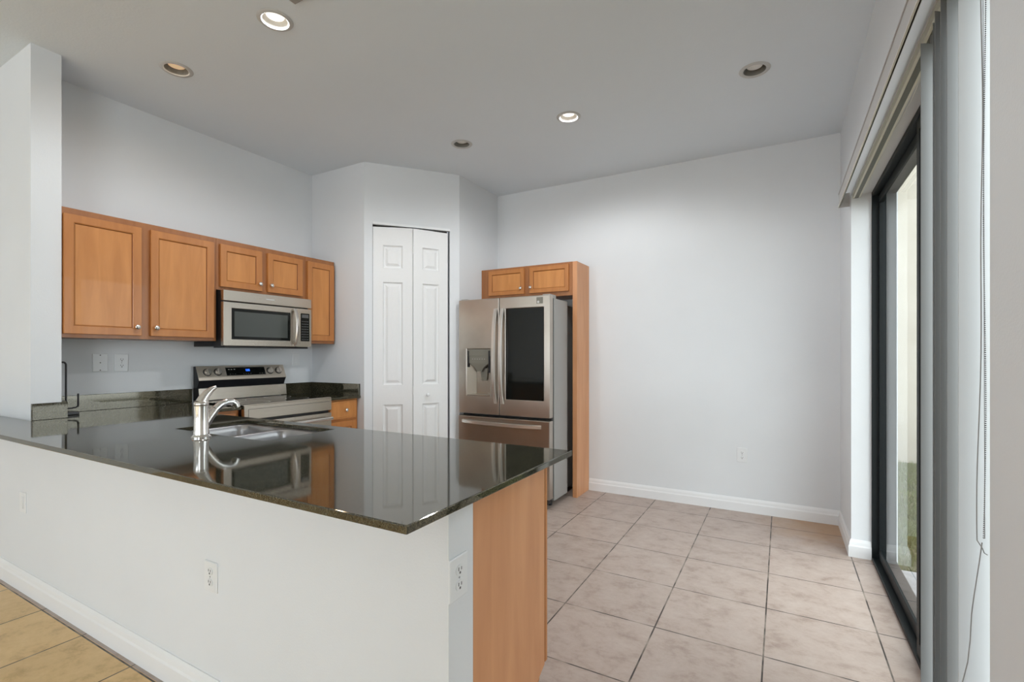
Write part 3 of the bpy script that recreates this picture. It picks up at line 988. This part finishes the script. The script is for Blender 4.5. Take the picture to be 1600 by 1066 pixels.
MB().box(0.09, wS - 0.09, -0.0055, -0.004, 0.33, 0.68).build('window', blackgl_m, odo)
hh = MB()
hh.tube([(0.03, -0.050, 0.795), (wS - 0.03, -0.050, 0.795)], 0.014, 14)
hh.box(0.045, 0.075, -0.046, -0.004, 0.784, 0.806)
hh.box(wS - 0.075, wS - 0.045, -0.046, -0.004, 0.784, 0.806)
hh.build('handle', nickel_m, odo, smooth=True)
MB().box(0.0, wS, -0.002, 0.032, 0.085, 0.242).build('storage_drawer', steel_m, rg_, bevel=0.004)
# backguard
Y = lambda y: y - 3.250
bgm = MB()
prof = [(Y(3.900), 0.962), (Y(3.900), 1.222), (Y(3.868), 1.224), (Y(3.822), 1.116), (Y(3.838), 1.085), (Y(3.850), 1.060), (Y(3.828), 1.056), (Y(3.818), 0.964)]
bgm.prism(prof, 0, 0.010, wS - 0.004)
bgo = bgm.build('backguard', blackpl_m, rg_)
# stainless facia on the slanted face and the riser


def strip(p, q, off, x0, x1, m, name, par, thick=0.002):
    (y0, z0), (y1, z1) = p, q
    dy, dz = y1 - y0, z1 - z0
    ln = math.hypot(dy, dz)
    ny, nz = -dz / ln, dy / ln
    if ny > 0: ny, nz = -ny, -nz
    mm = MB()
    a = (y0 + ny * off, z0 + nz * off); b2 = (y1 + ny * off, z1 + nz * off)
    c = (b2[0] + ny * thick, b2[1] + nz * thick); d = (a[0] + ny * thick, a[1] + nz * thick)
    mm.prism([a, b2, c, d], 0, x0, x1)
    return mm.build(name, m, par)


SL0, SL1 = (Y(3.822), 1.116), (Y(3.868), 1.224)
strip(SL0, SL1, 0.0003, 0.008, wS - 0.002, fascia_m, 'control_fascia', rg_)
strip((Y(3.818), 0.966), (Y(3.828), 1.056), 0.0003, 0.008, wS - 0.002, steel_m, 'riser', rg_)


def sl(t, off):
    dy, dz = SL1[0] - SL0[0], SL1[1] - SL0[1]
    ln = math.hypot(dy, dz)
    return (SL0[0] + dy * t - dz / ln * off, SL0[1] + dz * t + dy / ln * off)


a0, a1 = sl(0.28, 0.0), sl(0.86, 0.0)
dsp = strip(a0, a1, 0.0025, 0.225, 0.555, blackgl_m, 'display_panel', rg_, 0.001)
b0, b1 = sl(0.56, 0.0), sl(0.72, 0.0)
for k, (u0, u1) in enumerate(((0.388, 0.394), (0.398, 0.408), (0.411, 0.421))):
    strip(b0, b1, 0.0036, u0, u1, blue_m, 'clock_digit', dsp, 0.0004)
for u in (0.25, 0.27, 0.29, 0.36, 0.38, 0.40, 0.42, 0.50, 0.52):
    strip(sl(0.36, 0), sl(0.40, 0), 0.0036, u, u + 0.009, btn_m, 'touch_mark', dsp, 0.0003)
for u in (0.245, 0.265, 0.29):
    strip(sl(0.70, 0), sl(0.74, 0), 0.0036, u, u + 0.011, mark_m, 'touch_mark', dsp, 0.0003)
for kx in (0.080, 0.160, 0.600, 0.680):
    ko = MB()
    ko.lathe([(0.030, 0.0), (0.030, 0.003), (0.024, 0.0035)], 0, 0, 24, m=1)
    ko.lathe([(0.0245, 0.003), (0.0225, 0.020), (0.020, 0.022), (0.0, 0.022)], 0, 0, 24)
    ko.box(-0.0055, 0.0055, -0.0225, 0.0225, 0.020, 0.029)
    o = ko.build('knob', [handle_m, blackpl_m], rg_, smooth=True)
    c0 = sl(0.55, 0.0022)
    o.location = (kx, c0[0], c0[1])
    dy, dz = SL1[0] - SL0[0], SL1[1] - SL0[1]
    nrm = Vector((0, -dz, dy)).normalized()
    o.rotation_euler = nrm.to_track_quat('Z', 'Y').to_euler()

# ------------------------------------------------------------------ refrigerator (faces -X)
FXF = 3.72
YL, YR = 2.650, 1.712
wF = YL - YR
rf = thing('refrigerator', 'stainless steel French-door refrigerator with dark glass panel and ice dispenser', 'refrigerator', (FXF, YL, 0), -PI / 2)
fz = lambda z: z
MB().box(0.004, wF - 0.003, 0.105, 0.400, 0.05, 1.800).box(0.05, wF - 0.07, 0.401, 0.70, 0.05, 1.78).build('body', grey_side_m, rf, bevel=0.004)
MB().box(0.03, wF - 0.03, 0.03, 0.104, 0.03, 0.075).build('toe_grille', blackpl_m, rf)
for (x, y) in ((0.06, 0.14), (wF - 0.06, 0.14), (0.08, 0.6), (wF - 0.10, 0.6)):
    MB().lathe([(0.0, 0.0), (0.02, 0.0), (0.02, 0.05), (0.0, 0.05)], x, y, 14).build('foot', blackpl_m, rf)
MB().box(0.012, wF - 0.012, 0.070, 0.106, 0.085, 1.81).build('door_gasket', rubber_m, rf)
XM = YL - 2.205      # split between the two doors
DB, DT = 0.772, 1.822
DTK = 0.075


def frontal(us, vs, hole, name, bow=0.006):
    """door slab, gently bowed across the whole width"""
    uu = []
    for a, b2 in zip(us, us[1:]):
        n = max(1, int((b2 - a) / 0.045))
        uu += [a + (b2 - a) * k / n for k in range(n)]
    uu.append(us[-1])
    m = MB()
    m.cells(uu, vs, lambda u, w_: not hole(u, w_), 0.0, DTK, axis=1)
    c = (us[0] + us[-1]) / 2
    hw = (us[-1] - us[0]) / 2
    for v_ in m.bm.verts:
        if v_.co.y < 0.001:
            v_.co.y = 0.006 * ((v_.co.x - wF / 2) / (wF / 2)) ** 2
    return m.build(name, steel_dark_m, rf, bevel=0.006, smooth=False)


# left door with dispenser opening
dx0, dx1, dz0, dz1 = YL - 2.557, YL - 2.299, 0.935, 1.366
ld = frontal([0.0, dx0, dx1, XM - 0.003], [DB, dz0, dz1, DT], lambda u, w_: dx0 < u < dx1 and dz0 < w_ < dz1, 'left_door')
dm = MB()
dm.box(dx0, dx1, 0.066, 0.07, dz0, dz1, 0)
dm.prism([(dx0, 0.002), (dx0 + 0.070, 0.064), (dx0, 0.064)], 2, dz0, 1.30, 0)
dm.prism([(dx1, 0.002), (dx1 - 0.020, 0.064), (dx1, 0.064)], 2, dz0, 1.30, 0)
dm.build('dispenser_recess', steel_m, ld)
dm = MB()
dm.prism([(dx0 + 0.004, 0.004), (dx1 - 0.004, 0.004), (dx1 - 0.004, 0.062), (dx0 + 0.004, 0.062)], 2, 1.30, dz1 - 0.001, 1)
c_ = (dx0 + dx1) / 2
dm.loft([[(c_ - 0.105, 0.006, 1.33), (c_ + 0.105, 0.006, 1.33), (c_ + 0.105, 0.05, 1.33), (c_ - 0.105, 0.05, 1.33)],
         [(c_ - 0.105, 0.006, 1.235), (c_ + 0.105, 0.006, 1.235), (c_ + 0.105, 0.05, 1.235), (c_ - 0.105, 0.05, 1.235)],
         [(c_ - 0.05, 0.012, 1.195), (c_ + 0.05, 0.012, 1.195), (c_ + 0.05, 0.05, 1.195), (c_ - 0.05, 0.05, 1.195)],
         [(c_ - 0.025, 0.018, 1.160), (c_ + 0.025, 0.018, 1.160), (c_ + 0.025, 0.05, 1.160), (c_ - 0.025, 0.05, 1.160)]], 0, False, True)
dm.build('dispenser_head', [badge_m, badge_m], ld, bevel=0.002)
MB().box(dx0 + 0.012, dx0 + 0.024, 0.0, 0.02, 1.20, 1.35).build('dispenser_trim', blackpl_m, ld)
MB().box(dx1 - 0.020, dx1 - 0.006, 0.0, 0.02, 1.15, 1.35).build('dispenser_trim', blackpl_m, ld)
MB().prism([(c_ - 0.005, 1.19), (c_ + 0.075, 1.19), (c_ + 0.060, 1.075), (c_ + 0.005, 1.075)], 1, 0.045, 0.058).build('paddle', badge_m, ld, bevel=0.003)
MB().box(dx0 + 0.004, dx1 - 0.004, 0.004, 0.064, dz0 + 0.001, dz0 + 0.010).build('drip_tray', steel_dark_m, ld)
for k in range(6):
    MB().box(c_ - 0.07 + k * 0.026, c_ - 0.062 + k * 0.026, 0.0050, 0.0062, 1.272, 1.276).build('dispenser_icon', mark_m, ld)

# right door with glass panel
gx0, gx1, gz0, gz1 = YL - 2.139, YL - 1.770, 0.918, 1.719
rd = frontal([XM + 0.003, gx0, gx1, wF], [DB, gz0, gz1, DT], lambda u, w_: gx0 < u < gx1 and gz0 < w_ < gz1, 'right_door')
MB().box(gx0, gx1, 0.003, 0.03, gz0, gz1).build('glass_panel', blackgl_m, rd)
bg_ = MB().box(YL - 1.835, YL - 1.776, 0.0010, 0.004, 1.750, 1.805)
bgo_ = bg_.build('badge', badge_m, rd)
MB().lathe([(0.0, 0.0004), (0.011, 0.0004), (0.011, 0.0010)], YL - 1.818, 1.765, 16, axis=1).build('badge_dot', mark_m, bgo_)


def bow_handle(p0, p1, out, par, wd=0.017, axis='v'):
    loops = []
    n = 20
    for k in range(n + 1):
        t = k / n
        x = p0[0] + (p1[0] - p0[0]) * t
        z = p0[1] + (p1[1] - p0[1]) * t
        y = -0.004 - out * (1 - (2 * t - 1) ** 4) - 0.012 * (1 - (2 * t - 1) ** 2)
        if axis == 'v':
            loops.append([(x - wd, y + 0.004, z), (x - wd * 0.7, y - 0.010, z), (x + wd * 0.7, y - 0.010, z), (x + wd, y + 0.004, z), (x, y + 0.010, z)])
        else:
            loops.append([(x, y + 0.004, z - wd), (x, y - 0.010, z - wd * 0.7), (x, y - 0.010, z + wd * 0.7), (x, y + 0.004, z + wd), (x, y + 0.010, z)])
    m = MB().loft(loops, 0, True, True)
    return m.build('handle', handle_m, par, smooth=True)


bow_handle((YL - 2.240, 0.875), (YL - 2.240, 1.725), 0.035, ld)
bow_handle((YL - 2.170, 0.875), (YL - 2.170, 1.725), 0.035, rd)
# hinge covers on top
for x in (0.04, wF - 0.05):
    MB().box(x - 0.03, x + 0.04, 0.03, 0.16, 1.801, 1.832).build('hinge_cover', grey_side_m, rf, bevel=0.004)
m = MB()
m.cells([0.0, 0.1, 0.3, 0.5, 0.7, 0.85, wF], [0.08, 0.748], lambda u, w_: True, 0.0, DTK, axis=1)
fdw = m.build('freezer_drawer', steel_dark_m, rf, bevel=0.006)
bow_handle((YL - 2.600, 0.700), (YL - 1.790, 0.692), 0.035, fdw, 0.017, 'h')
